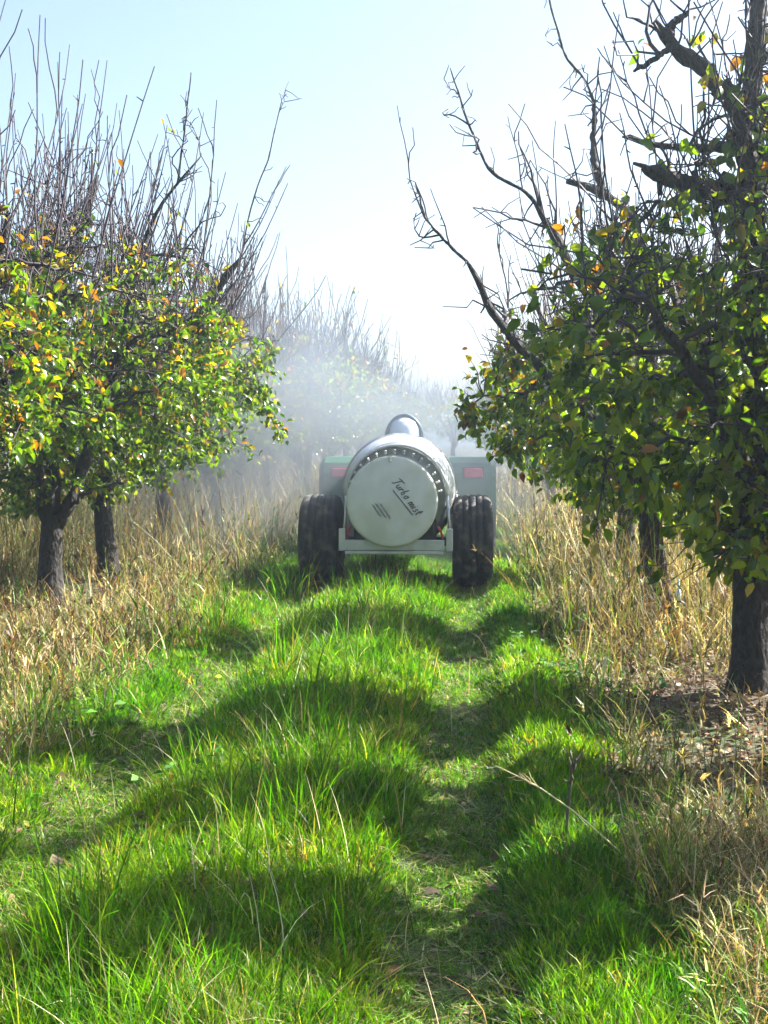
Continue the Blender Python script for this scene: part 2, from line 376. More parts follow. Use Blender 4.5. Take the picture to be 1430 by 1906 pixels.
# fallen leaves and clippings
def leaf_flat(P, s, az, tilt, col, field):
    n = len(P)
    a = np.stack([np.cos(az), np.sin(az), 0.0 * az], -1); b = np.stack([-np.sin(az) * np.cos(tilt), np.cos(az) * np.cos(tilt), np.sin(tilt)], -1)
    s = s[:, None]
    V = np.stack([P - a * s, P - b * s * 0.55 + 0.2 * s * np.array([0, 0, 1]), P + a * s, P + b * s * 0.55 + 0.2 * s * np.array([0, 0, 1])], 1)
    T = (np.arange(n)[:, None, None] * 4 + np.array([[0, 1, 2], [0, 2, 3]])[None]).reshape(-1, 3)
    field.add(V, T, col)
litter = Field()
BROWNS = [(0.11, 0.062, 0.03), (0.17, 0.10, 0.055), (0.26, 0.18, 0.11), (0.36, 0.26, 0.03), (0.07, 0.042, 0.024), (0.15, 0.15, 0.02)]
for (xa, xb, ya, yb, n_) in ((0.6, 2.6, 4.0, 12, 16000), (-4.4, -2.0, 7, 16, 9000), (-2.0, 0.7, 2.5, 12, 1500)):
    y = logd(n_, ya, yb); x = rng.uniform(xa, xb, n_)
    leaf_flat(np.stack([x, y, gz(x, y) + rng.uniform(0.004, 0.03, n_)], -1), 0.012 * np.exp(rng.normal(0.25, 0.42, n_)), rng.uniform(0, 6.283, n_), rng.normal(0, 0.9, n_),
              mixcol(n_, BROWNS, [4, 4, 3, 0.8, 3, 0.6], 0.2), litter)
n_ = 16000                             # mown clippings lying in the ruts
y = logd(n_, 2.5, 14); rr_ = rng.random(n_) < 0.6; x = np.where(rr_, rrut(y), LRUT) + rng.normal(0, 0.14, n_)
V, T = ribbons(np.stack([x, y, gz(x, y) + rng.uniform(0.004, 0.02, n_)], -1), rng.uniform(0.04, 0.13, n_), 0.005 * (y / 4) ** 0.5, rng.uniform(0, 6.283, n_), rng.uniform(1.3, 1.6, n_), rng.uniform(-0.3, 0.3, n_), 2)
litter.add(V, T, mixcol(n_, [(0.15, 0.19, 0.04), (0.06, 0.15, 0.008), (0.26, 0.23, 0.10), (0.10, 0.07, 0.035)], [2, 3, 1.5, 1]))
for (x0, y0, n_, sp_) in ((0.62, 7.35, 90, 0.16), (0.9, 7.0, 50, 0.14), (0.45, 8.6, 40, 0.12), (-1.9, 6.2, 60, 0.15), (-1.1, 5.2, 30, 0.10), (0.95, 4.6, 40, 0.12)):
    x = x0 + rng.normal(0, sp_, n_); y = y0 + rng.normal(0, sp_, n_)
    leaf_flat(np.stack([x, y, gz(x, y) + rng.uniform(0.02, 0.12, n_)], -1), rng.uniform(0.015, 0.035, n_), rng.uniform(0, 6.283, n_), rng.normal(0, 0.6, n_), mixcol(n_, [(0.05, 0.17, 0.01), (0.03, 0.10, 0.01)], [1, 1], 0.2), litter)
lo_ = litter.obj('fallen_leaves', M_LITTER); tag(lo_, 'brown and yellow fallen leaves and clippings lying on the soil', 'fallen leaves', kind='stuff')

# ------------------------------------------------------------------ pear trees
# leaf template: u across, v along, w up
LEAF_T = np.array([[0, 0, 0], [-.25, .28, .09], [0, .30, -.02], [.25, .28, .07], [-.23, .64, .03], [0, .68, -.09], [.25, .66, .05], [0, 1.0, -.24]])
LEAF_F = np.array([[0, 2, 1], [0, 3, 2], [1, 2, 5], [1, 5, 4], [2, 3, 6], [2, 6, 5], [4, 5, 7], [5, 6, 7]])
LEAF_TL = np.array([[0, 0, 0], [-.27, .45, .05], [.27, .45, .05], [0, 1.0, -.1]]); LEAF_FL = np.array([[0, 2, 1], [1, 2, 3]])
LCOL = np.array([(0.036, 0.090, 0.003), (0.080, 0.16, 0.004), (0.165, 0.235, 0.005), (0.21, 0.175, 0.008), (0.22, 0.10, 0.012), (0.11, 0.05, 0.022)])

def unit(v): return v / (np.linalg.norm(v, axis=-1, keepdims=True) + 1e-9)
def crooked(a, b, K, jit, sag=0.0, r_=None):
    f = np.linspace(0, 1, K)[:, None]; p = a + (b - a) * f; Ln = np.linalg.norm(b - a)
    nz = rng.normal(0, jit * Ln, (K, 3)); nz[0] = 0; nz[-1] *= 0.3
    p = p + nz; p[:, 2] += sag * Ln * np.sin(f[:, 0] * np.pi)
    return p
def resample(P, K):
    P = np.asarray(P, float); s = np.r_[0, np.cumsum(np.linalg.norm(np.diff(P, axis=0), axis=1))]
    t = np.linspace(0, s[-1], K); return np.stack([np.interp(t, s, P[:, k]) for k in range(3)], -1)

def grow_tree(seed, Rad=1.55, trunk=None, limbs=None, n_sec=46, n_twig=520, n_spur=260, n_shoot=85, leaves_per=14, ztop=3.2, zbot=0.85,
              yellow=0.22, shoot_len=(0.5, 1.5), big=0.075, lod=0, trunk_r=0.09, fork=0.95, flat=1.0, wig=0.09, n_tang=60, extra=(), greens=(0.42, 0.37, 0.21)):
    """all geometry of one tree in its own coordinates: bark tubes by part, and leaf frames"""
    global rng
    keep_rng = rng; rng = np.random.default_rng(seed)
    out = {}
    if trunk is None:
        trunk = [np.array([0, 0, -0.1]), np.array([0.01, 0, 0.3]), np.array([rng.normal(0, .03), rng.normal(0, .03), 0.65]), np.array([rng.normal(0, .05), rng.normal(0, .05), fork])]
    trunk = np.asarray(trunk, float); tp = resample(trunk, 12); f = np.linspace(0, 1, 12)
    top = tp[-1]
    if limbs is None: limbs = []
    limbs = [(np.asarray(l, float), a, b) for (l, a, b) in limbs]
    need = max(0, 5 - len(limbs)) if lod < 2 else 5
    a0 = rng.uniform(0, 6.28)
    for k in range(need):
        az = a0 + k * 6.283 / max(need, 1) + rng.normal(0, 0.25); rr = Rad * rng.uniform(0.5, 0.8); zz = rng.uniform(2.3, 3.0)
        o = np.array([math.cos(az), flat * math.sin(az), 0])
        limbs.append((np.array([top - [0, 0, 0.08], top + o * rr * 0.30 + [0, 0, 0.30], top + o * rr * 0.62 + [0, 0, (zz - top[2]) * 0.5], o * rr + [0, 0, zz]]), 0.062, 0.022))
    out['trunk'] = (tp, trunk_r * (1.22 - 0.35 * f + 0.9 * np.exp(-f * 7) + 0.15 * np.clip(f - 0.8, 0, 1)))
    L = []
    for (lp, r0, r1) in limbs:
        K = 14; p = resample(lp, K); nz = rng.normal(0, 1, (K, 3)) * np.clip(np.linspace(r0, r1, K) * 0.3, 0.003, 0.015)[:, None]; nz[0] = 0; p = p + nz
        rad_ = np.linspace(r0, r1, K) * np.exp(rng.normal(0, 0.10, K)); rad_[-1] *= 0.55; L.append((p, rad_))
    out['limbs'] = L
    tw = []                                        # (pts, radii, sides)
    SK = [p for p, _ in L]; skel = np.concatenate(SK); skr = np.concatenate([r for _, r in L])
    def env(n, shell=0.45, za=None, zb=None):
        """points inside the crown"""
        r = Rad * np.where(rng.random(n) < 0.3, np.sqrt(rng.random(n)), np.clip(1 - shell * rng.random(n) ** 1.3 * 1.9, 0.08, 1)); az = rng.uniform(0, 6.283, n)
        bot = zbot + 0.72 * (r / Rad) ** 1.7; tp_ = ztop - 0.75 * (r / Rad) ** 2
        u = rng.random(n); z = bot + (tp_ - bot) * u
        lump = 1 + 0.13 * np.sin(3 * az + seed) + 0.10 * np.sin(5 * az + 2.3 * seed + 2 * z)
        return np.stack([r * lump * np.cos(az), flat * r * lump * np.sin(az), z], -1)
    def connect(P, jit, sag, ra, rb, K, sides, maxlen=9):
        nonlocal skel, skr
        new_p, new_r, paths = [], [], []
        for e in P:
            d = np.linalg.norm(skel - e, axis=1) + 0.35 * np.clip(skel[:, 2] - e[2], 0, None)
            i = int(np.argmin(d)); s = skel[i]
            if np.linalg.norm(e - s) > maxlen: continue
            p = crooked(s, e, K, jit, sag); r = np.linspace(min(ra, skr[i] * 0.8), rb, K)
            tw.append((p, r, sides)); new_p.append(p[1:]); new_r.append(r[1:]); paths.append(p)
        skel = np.concatenate([skel] + new_p); skr = np.concatenate([skr] + new_r)
        return paths
    # secondary branches
    P = env(n_sec, 0.5); P[:, 2] = np.clip(P[:, 2] + 0.15, 0, ztop)
    connect(P[np.argsort(np.linalg.norm(P - top, axis=1))], 0.05, 0.06, 0.02, 0.006, 8, 5 if lod == 0 else 4)
    # leafy twigs
    P = env(n_twig, 0.5)
    for (c_, r_, n_) in extra: P = np.concatenate([P, np.asarray(c_) + rng.normal(0, r_ / 2, (n_, 3))])
    P = P[np.argsort(np.linalg.norm(P - top, axis=1))]
    paths = connect(P, 0.06, 0.05, 0.007, 0.002, 5, 3)
    # bare spurs on the upper branches
    hi = np.where(skel[:, 2] > 2.0)[0]
    if len(hi):
        for i in rng.choice(hi, n_spur):
            s = skel[i]; o = unit(rng.normal(0, 1, 3) + np.array([0, 0, 0.35]) + 0.6 * np.r_[s[:2], 0]); e = s + o * rng.uniform(0.06, 0.40) * np.clip(skr[i] / 0.014, 0.15, 1)
            p = crooked(s, e, 4, 0.10); tw.append((p, np.linspace(min(0.008, skr[i] * 0.8), 0.0035, 4), 3))
            if lod == 0 and rng.random() < 0.6:
                q_ = p[2]; tw.append((crooked(q_, q_ + unit(rng.normal(0, 1, 3) + [0, 0, .4]) * rng.uniform(0.04, 0.16), 3, 0.06), np.linspace(0.005, 0.003, 3), 3))
    # crooked tangled branchlets in the upper crown
    hi = np.where((skel[:, 2] > 1.9) & (skr > 0.004))[0]
    if len(hi):
        for i in rng.choice(hi, n_tang):
            s = skel[i]; d = unit(rng.normal(0, 0.8, 3) + np.array([0, 0, 0.5]) + 0.5 * np.r_[s[:2], 0]); p = [s]; ln = rng.uniform(0.25, 0.8) * np.clip(skr[i] / 0.014, 0.15, 1)
            for k in range(6):
                d = unit(d + rng.normal(0, 0.38, 3) + np.array([0, 0, 0.12])); p.append(p[-1] + d * ln / 6)
            p = np.array(p); r = np.linspace(min(0.011, skr[i] * 0.8), 0.004, 7); tw.append((p, r, 4 if lod == 0 else 3))
            for k in range(2, 7):
                if rng.random() < 0.6: tw.append((crooked(p[k], p[k] + unit(rng.normal(0, 1, 3) + [0, 0, .5]) * rng.uniform(0.03, 0.2), 3, 0.08), np.linspace(0.005, 0.003, 3), 3))
    # water shoots
    tips = []
    hi = np.where((skel[:, 2] > 2.15) & (skel[:, 2] < 3.35))[0]
    if len(hi):
        for i in rng.choice(hi, n_shoot):
            s = skel[i]; o = unit(np.r_[s[:2], 0.01]); ln = rng.uniform(*shoot_len) * rng.uniform(0.6, 1.0)
            K = 7; d = unit(0.55 * o * rng.uniform(0, 1) + rng.normal(0, 0.22 + wig, 3) + np.array([0, 0, 1.0])); p = [s]; 
            for k in range(K - 1):
                d = unit(d + rng.normal(0, wig, 3) + np.array([0, 0, 0.10])); p.append(p[-1] + d * ln / (K - 1))
            p = np.array(p); r = np.linspace(0.0075, 0.0036, K) * (1.0 if lod == 0 else 1.25)
            tw.append((p, r, 3)); tips.append(p)
            if lod < 2:
                for k in range(1, K - 1):
                    if rng.random() < 0.55:
                        tw.append((np.stack([p[k], p[k] + unit(rng.normal(0, 1, 3) + [0, 0, .5]) * rng.uniform(0.015, 0.05)]), np.array([0.005, 0.0035]), 3))
                for _ in range(rng.integers(0, 3) if lod == 0 else rng.integers(0, 2)):
                    k = rng.integers(1, 5); d = unit(rng.normal(0, 0.45, 3) + [0, 0, 1]); ll = ln * rng.uniform(0.2, 0.5)
                    tw.append((crooked(p[k], p[k] + d * ll, 5, 0.03), np.linspace(0.006, 0.004, 5), 3))
    out['twigs'] = tw
    # leaves
    pos, dr_, hh = [], [], []
    for p in paths:
        zz = p[-1][2]; frac = np.clip((ztop + 0.1 - zz) / 1.15, 0.08 if not extra else 0.4 * (p[-1][0] > -0.35), 1) * rng.uniform(0.5, 1.5)
        n = rng.poisson(leaves_per * frac)
        if n == 0: continue
        t = 0.25 + 0.78 * rng.random(n) ** 0.7; idx = np.clip(t * (len(p) - 1), 0, len(p) - 1.001); i0 = idx.astype(int); fr = (idx - i0)[:, None]
        q_ = p[i0] * (1 - fr) + p[i0 + 1] * fr + rng.normal(0, 0.03, (n, 3))
        ax = unit(p[-1] - p[0]); dd = unit(ax * 0.5 + rng.normal(0, 0.75, (n, 3)) + np.array([0, 0, -0.55]))
        pos.append(q_); dr_.append(dd); hh.append(q_[:, 2])
    for p in tips:                                  # the odd leaf left on a shoot
        if rng.random() < 0.07:
            n = rng.integers(1, 4); q_ = p[-1] + rng.normal(0, 0.03, (n, 3)); pos.append(q_); dr_.append(unit(rng.normal(0, 1, (n, 3)) + [0, 0, -.4])); hh.append(q_[:, 2])
    pos = np.concatenate(pos); dr_ = np.concatenate(dr_); hh = np.concatenate(hh); n = len(pos)
    nrm = unit(np.cross(dr_, unit(rng.normal(0, 1, (n, 3)))) + 0.0); nrm = np.where(nrm[:, 2:3] < 0, -nrm, nrm)
    side = np.cross(dr_, nrm); size = big * rng.uniform(0.62, 1.25, n)
    yf = np.clip(yellow * (0.35 + 1.5 * np.clip((hh - 1.3) / 1.6, 0, 1) ** 1.5) * (1 + 0.7 * np.sin(pos[:, 0] * 2.3 + seed) * np.cos(pos[:, 1] * 2.1 + pos[:, 2] * 1.7)), 0.01, 0.75)
    u = rng.random(n); ci = np.where(u < yf * 0.62, 3, np.where(u < yf * 0.86, 4, np.where(u < yf, 5, rng.choice(3, n, p=greens))))
    out['leaf'] = dict(pos=pos, dir=dr_, nrm=nrm, side=side, size=size, ci=ci, jit=np.exp(rng.normal(0, 0.22, n)))
    rng = keep_rng
    return out

def leaf_mesh(name, lf, sel, lod=0):
    Tm, F = (LEAF_T, LEAF_F) if lod == 0 else (LEAF_TL, LEAF_FL)
    p, d, nn, s, sz = (lf[k][sel] for k in ('pos', 'dir', 'nrm', 'side', 'size'))
    V = p[:, None] + sz[:, None, None] * (Tm[None, :, 0:1] * s[:, None] + Tm[None, :, 1:2] * d[:, None] + Tm[None, :, 2:3] * nn[:, None])
    T = (np.arange(len(p))[:, None, None] * len(Tm) + F[None]).reshape(-1, 3)
    col = np.clip(LCOL[lf['ci'][sel]] * lf['jit'][sel][:, None], 0.004, 0.6)
    return mesh_np(name, V.reshape(-1, 3), T, None, np.repeat(col, len(Tm), 0), M_LEAF, True)

_leaf_protos = {}
def leaf_proto(ci, v):
    if (ci, v) not in _leaf_protos:
        c = np.clip(LCOL[ci] * (0.75, 1.0, 1.3)[v], 0.004, 0.6)
        _leaf_protos[(ci, v)] = mesh_np('leaf', LEAF_T, LEAF_F, None, np.repeat(c[None], 8, 0), M_LEAF, True)
    return _leaf_protos[(ci, v)]

def build_tree(loc, g, label, group=None, lod=0, single_leaves=0, rz=0.0, scale=1.0, name='pear_tree'):
    root = empty(name, loc, rz); root.scale = (scale,) * 3; tag(root, label, 'pear tree', group)
    t = Tubes(); p, r = g['trunk']; t.add(p, r, 22 if lod == 0 else 8, lump=0.02, ridges=0.07 if lod == 0 else 0.04); link('trunk', t.mesh('trunk', M_BARK), root)
    if lod == 0:
        for (p, r) in g['limbs']:
            t = Tubes(); p2 = resample(p, 30); r2 = np.interp(np.linspace(0, 1, 30), np.linspace(0, 1, len(r)), r) * np.exp(rng.normal(0, 0.09, 30)); t.add(p2, r2, 9, lump=0.09)
            for k in range(int(7 * np.clip((r.mean() - 0.012) / 0.03, 0, 1))):          # spurs and pruning knobs
                i = rng.integers(3, 29); d_ = unit(rng.normal(0, 1, 3) + [0, 0, .5]); q0 = p2[i]; ln_ = r2[i] + rng.uniform(0.03, 0.11); ra = r2[i] * rng.uniform(0.3, 0.6)
                t.add([q0, q0 + d_ * ln_ * 0.6, q0 + d_ * ln_ + rng.normal(0, .01, 3)], [ra, ra * 0.85, ra * 0.6], 6, lump=0.1)
            link('limb', t.mesh('limb', M_BARK), root)
        t = Tubes()
    else:
        t = Tubes()
        for (p, r) in g['limbs']: t.add(p, r, 6, lump=0.06)
    for (p, r, s) in g['twigs']: t.add(p, r, s, cap=False)
    o = link('twigs', t.mesh('twigs', M_TWIG), root); o['kind'] = 'stuff'
    lf = g['leaf']; n = len(lf['pos']); sel = np.ones(n, bool)
    crown_sel = []
    if single_leaves:
        wp = lf['pos'] * scale + np.array(loc); dist = np.linalg.norm(wp - np.array([0, 0, CAM_H]), axis=1)
        px = 850 + wp[:, 0] / wp[:, 1] * 2400; py = 820 - (wp[:, 2] - CAM_H) / wp[:, 1] * 2400
        dist = dist + np.where((px > 5) & (px < 1425) & (py > 5), 0, 100)
        crown_sel = np.argsort(dist)[:single_leaves]; sel[crown_sel] = False
    crown = link('crown', leaf_mesh('crown', lf, sel, lod), root)
    if single_leaves: crown['kind'] = 'stuff'
    for i in crown_sel:
        m = Matrix.Identity(4)
        for k in range(3):
            m[k][0] = lf['side'][i][k] * lf['size'][i]; m[k][1] = lf['dir'][i][k] * lf['size'][i]; m[k][2] = lf['nrm'][i][k] * lf['size'][i]; m[k][3] = lf['pos'][i][k]
        j = lf['jit'][i]; o = link('leaf', leaf_proto(int(lf['ci'][i]), 0 if j < 0.87 else (1 if j < 1.15 else 2)), crown)
        o.matrix_basis = m
    return root

def copy_tree(src, loc, rz, scale, label, group):
    r = src.copy(); C.objects.link(r); r.location = loc; r.rotation_euler = (0, 0, rz); r.scale = (scale,) * 3
    r['label'] = label
    if group: r['group'] = group
    elif 'group' in r: del r['group']
    for ch in src.children:
        c = ch.copy(); C.objects.link(c); c.parent = r
    return r

def gpt(x, y): return (x, y, float(gz(x, y)))
def loc_limb(base, pts):              # (px, py, depth) triples of a limb -> the tree's own coordinates
    return np.array([at(*p) - np.array(base) for p in pts])

# right row, nearest tree: thick trunk, upright leader, pruned stubs
b = gpt(1.62, 7.15)
tr = loc_limb(b, [(1397, 1320, 7.15), (1394, 1200, 7.15), (1390, 1080, 7.15), (1392, 960, 7.17)])
lm = [(loc_limb(b, [(1392, 970, 7.17), (1400, 800, 7.2), (1396, 600, 7.2), (1388, 420, 7.2), (1385, 250, 7.18), (1386, 90, 7.15), (1392, -90, 7.1)]), 0.085, 0.040),
      (loc_limb(b, [(1392, 430, 7.2), (1372, 300, 7.15), (1342, 205, 7.1), (1300, 158, 7.02), (1252, 115, 6.95), (1226, 88, 6.9), (1210, 62, 6.88)]), 0.062, 0.030),
      (loc_limb(b, [(1226, 92, 6.9), (1243, 62, 6.9), (1266, 48, 6.92)]), 0.028, 0.014),
      (loc_limb(b, [(1236, 105, 6.92), (1205, 132, 6.85), (1168, 150, 6.8)]), 0.022, 0.010),
      (loc_limb(b, [(1390, 395, 7.2), (1335, 378, 7.1), (1255, 352, 6.95), (1205, 335, 6.85), (1182, 318, 6.82)]), 0.060, 0.036),
      (loc_limb(b, [(1380, 290, 7.18), (1310, 292, 7.25), (1230, 287, 7.35), (1150, 268, 7.45)]), 0.030, 0.010),
      (loc_limb(b, [(1392, 900, 7.17), (1330, 780, 6.9), (1250, 640, 6.75), (1190, 560, 6.65)]), 0.055, 0.02),
      (loc_limb(b, [(1395, 880, 7.17), (1480, 760, 6.9), (1560, 600, 6.75), (1620, 430, 6.7)]), 0.055, 0.02),
      (loc_limb(b, [(1395, 860, 7.2), (1440, 700, 7.4), (1490, 520, 7.6), (1500, 330, 7.7)]), 0.055, 0.02),
      (loc_limb(b, [(1395, 850, 7.2), (1340, 720, 7.4), (1260, 600, 7.6), (1230, 520, 7.8)]), 0.05, 0.02)]
g = grow_tree(21, Rad=1.25, trunk=tr, limbs=lm, n_sec=70, n_twig=780, n_spur=600, n_shoot=110, leaves_per=6.6, ztop=3.05, zbot=0.58, yellow=0.16, big=0.090, trunk_r=0.092, flat=0.42, wig=0.12, n_tang=150, greens=(0.26, 0.36, 0.38), extra=[((0.15, -0.1, 2.95), 0.5, 60), ((0.1, -0.05, 3.35), 0.4, 30), ((0.0, -0.1, 2.6), 0.6, 40), ((-0.28, -0.15, 0.92), 0.45, 45), ((0.1, -0.3, 0.95), 0.4, 35)])
build_tree(b, g, 'nearest pear tree on the right with thick forked limbs above dark green leaves', single_leaves=300)

# right row, second tree: its limbs reach over the lane
b = gpt(1.55, 10.05)
tr = loc_limb(b, [(1222, 1150, 10.05), (1215, 1060, 10.05), (1208, 980, 10.05), (1205, 920, 10.05)])
lm = [(loc_limb(b, [(1205, 925, 10.05), (1190, 800, 9.95), (1150, 680, 9.8), (1110, 590, 9.7), (1068, 525, 9.65), (1035, 455, 9.6), (1012, 412, 9.6)]), 0.07, 0.034),
      (loc_limb(b, [(1205, 930, 10.05), (1120, 800, 9.7), (1030, 720, 9.5), (960, 640, 9.4), (920, 600, 9.35), (890, 530, 9.3), (866, 490, 9.3)]), 0.06, 0.020),
      (loc_limb(b, [(1205, 920, 10.05), (1200, 700, 10.2), (1185, 520, 10.3), (1170, 405, 10.3), (1105, 362, 10.2), (1052, 346, 10.1)]), 0.075, 0.036),
      (loc_limb(b, [(1112, 366, 10.2), (1098, 310, 10.2), (1096, 268, 10.2), (1098, 205, 10.2)]), 0.036, 0.014),
      (loc_limb(b, [(1205, 920, 10.05), (1270, 760, 10.6), (1310, 560, 11.0), (1330, 420, 11.2)]), 0.06, 0.02),
      (loc_limb(b, [(1205, 920, 10.05), (1270, 780, 9.6), (1340, 620, 9.2), (1380, 480, 9.0)]), 0.06, 0.02),
      (loc_limb(b, [(1012, 430, 9.6), (985, 372, 9.6), (910, 330, 9.6), (870, 245, 9.6), (836, 140, 9.6)]), 0.016, 0.005),
      (loc_limb(b, [(866, 490, 9.3), (820, 445, 9.3), (790, 410, 9.3), (773, 345, 9.3)]), 0.011, 0.005),
      (loc_limb(b, [(1098, 210, 10.2), (1085, 170, 10.2), (1045, 125, 10.2), (1020, 40, 10.2), (1005, -20, 10.2)]), 0.012, 0.005)]
g = grow_tree(33, Rad=1.62, trunk=tr, limbs=lm, n_sec=90, n_twig=780, n_spur=900, n_shoot=140, leaves_per=8.5, ztop=2.75, zbot=0.62, yellow=0.26, big=0.078, trunk_r=0.085, shoot_len=(0.4, 1.2), flat=0.5, wig=0.12, n_tang=170, greens=(0.28, 0.38, 0.34))
build_tree(b, g, 'second pear tree on the right, its leafy limbs reaching over the lane', single_leaves=300)

# left row, front tree with a forked trunk
b = gpt(LROW, 10.7)
tr = loc_limb(b, [(80, 1160, 10.7), (80, 1060, 10.7), (84, 990, 10.7), (88, 960, 10.7)])
lm = [(loc_limb(b, [(84, 985, 10.7), (70, 900, 10.65), (50, 760, 10.5), (60, 560, 10.3), (75, 430, 10.2)]), 0.075, 0.025),
      (loc_limb(b, [(92, 985, 10.7), (118, 935, 10.7), (135, 890, 10.75), (190, 740, 11.0), (240, 560, 11.1), (285, 400, 11.1), (330, 345, 11.1), (372, 298, 11.1)]), 0.055, 0.010),
      (loc_limb(b, [(86, 960, 10.7), (95, 760, 10.9), (110, 520, 11.0), (158, 390, 11.0), (180, 325, 11.0)]), 0.06, 0.030),
      (loc_limb(b, [(86, 960, 10.7), (30, 800, 10.2), (-30, 600, 9.9), (-60, 420, 9.8)]), 0.06, 0.02),
      (loc_limb(b, [(330, 345, 11.1), (345, 250, 11.1), (358, 140, 11.1)]), 0.010, 0.005)]
g = grow_tree(47, Rad=1.6, trunk=tr, limbs=lm, n_sec=90, n_twig=850, n_spur=1300, n_shoot=270, leaves_per=18, ztop=3.3, zbot=0.66, yellow=0.19, big=0.066, trunk_r=0.092, shoot_len=(0.5, 1.5), n_tang=200, wig=0.05)
build_tree(b, g, 'pear tree at the left with a stout forked trunk and bare shoots on top', single_leaves=300)

# left row, second tree
b = gpt(-3.40, 12.4)
tr = loc_limb(b, [(196, 1115, 12.4), (190, 1040, 12.4), (182, 960, 12.4), (178, 905, 12.4)])
lm = [(loc_limb(b, [(178, 910, 12.4), (230, 780, 12.2), (300, 660, 12.0), (370, 580, 11.9), (410, 530, 11.85), (448, 482, 11.85)]), 0.062, 0.028),
      (loc_limb(b, [(178, 910, 12.4), (210, 740, 12.4), (250, 560, 12.4), (280, 450, 12.4)]), 0.06, 0.02),
      (loc_limb(b, [(448, 484, 11.85), (470, 380, 11.9), (500, 300, 11.95), (527, 190, 12.0)]), 0.008, 0.005)]
g = grow_tree(52, Rad=1.62, trunk=tr, limbs=lm, n_sec=80, n_twig=820, n_spur=1000, n_shoot=220, leaves_per=18, ztop=3.05, zbot=0.72, yellow=0.16, big=0.066, trunk_r=0.085, shoot_len=(0.4, 1.4), n_tang=170, wig=0.05)
build_tree(b, g, 'second pear tree on the left, slimmer trunk just behind the forked one', single_leaves=300)

# left row, tree standing just outside the picture
b = gpt(-3.55, 8.0)
g = grow_tree(61, Rad=1.3, n_sec=44, n_twig=520, n_spur=400, n_shoot=130, leaves_per=12, ztop=3.1, zbot=0.78, yellow=0.42, big=0.07, shoot_len=(0.8, 2.0), wig=0.05)
build_tree(b, g, 'pear tree cut off by the left edge, orange leaves and tallest bare shoots', lod=0)

# more of the rows: three grown trees, copied along
protos = []
for k, (sd, rd) in enumerate(((71, 1.5), (72, 1.45), (73, 1.55), (74, 1.45))):
    protos.append(grow_tree(sd, Rad=rd, n_sec=36, n_twig=330, n_spur=150, n_shoot=110, leaves_per=11, ztop=3.05, zbot=0.6 if k == 3 else 0.8, yellow=0.34, big=0.10, lod=1, shoot_len=(0.5, 1.4), flat=0.5 if k == 3 else 1.0))
built = [None] * 4
def row_tree(k, x, y, rz, s, label, group):
    loc = gpt(x, y)
    if built[k] is None:
        built[k] = build_tree(loc, protos[k], label, group, lod=1, rz=rz, scale=s); return built[k]
    return copy_tree(built[k], loc, rz, s, label, group)
rr = random.Random(3)
far_l = 'misty bare-topped pear tree of the left row straight beyond the sprayer'
ys = [15.2, 18.0, 20.9, 23.8, 26.8, 30, 33.5, 37, 41, 45, 50, 56, 63]
for i, yv in enumerate(ys):
    row_tree(i % 3, LROW + rr.uniform(-.15, .15), yv, rr.uniform(0, 6.28), rr.uniform(0.98, 1.12) * (1.0 if yv < 19 else 1.14), ['third pear tree of the left row, thin trunk behind the dry weeds', 'fourth pear tree of the left row, half veiled by drifting white mist'][i] if i < 2 else far_l, 'left row trees in the mist')
far_r = 'hazy pear tree in the right row farther back than the fourth trunk'
for i, yv in enumerate([13.0, 15.9, 18.8, 21.8, 25, 28.5, 32, 36, 41, 47]):
    row_tree(3, 1.75 + rr.uniform(-.1, .15) + (0.15 if yv > 18 else 0), yv, rr.choice((0, math.pi)) + rr.uniform(-.15, .15), rr.uniform(0.85, 0.97), ['third pear tree of the right row, trunk standing in straw weeds', 'fourth pear tree of the right row, trunk pale in the haze'][i] if i < 2 else far_r, 'right row trees behind')
nb_l = 'pear tree of the next row glimpsed under the left trees'
for i, yv in enumerate([14, 17, 20, 23.5, 27, 31, 36]):
    row_tree(i % 3, -8.7 + rr.uniform(-.2, .2), yv, rr.uniform(0, 6.28), rr.uniform(0.9, 1.05), nb_l, 'next row on the left')
nb_r = 'pear tree of the next row standing behind the right trees'
for i, yv in enumerate([5.2, 8.2, 11.2, 14.2, 17.2, 21]):
    row_tree((i + 2) % 3, 6.7 + rr.uniform(-.2, .2), yv, rr.uniform(0, 6.28), rr.uniform(0.85, 0.95), nb_r, 'next row on the right')
# the right row goes on beside the photographer; its crowns shade the lane
gs = grow_tree(81, Rad=1.0, n_sec=40, n_twig=460, n_spur=120, n_shoot=50, leaves_per=13, ztop=3.9, zbot=0.75, yellow=0.2, big=0.085, lod=1, flat=0.24)
bs = build_tree(gpt(2.62, 5.95), gs, 'pear tree of the right row standing beside the photographer', 'right row trees beside the camera', lod=1)
copy_tree(bs, gpt(2.5, 4.72), math.pi, 1.0, 'pear tree of the right row standing beside the photographer', 'right row trees beside the camera')
dl = 'tall hazy tree on the skyline at the far end of the lane'
for i, (xv, yv, s) in enumerate([(-2.6, 70, 1.4), (-0.2, 73, 1.45), (2.2, 70, 1.4), (4.8, 73, 1.5), (7.6, 74, 1.4), (-5.4, 76, 1.2), (10.5, 77, 1.5)]):
    o = row_tree(i % 3, xv, yv, i * 1.1, s, dl, 'skyline trees'); o.name = 'distant_tree'; o['category'] = 'tree'

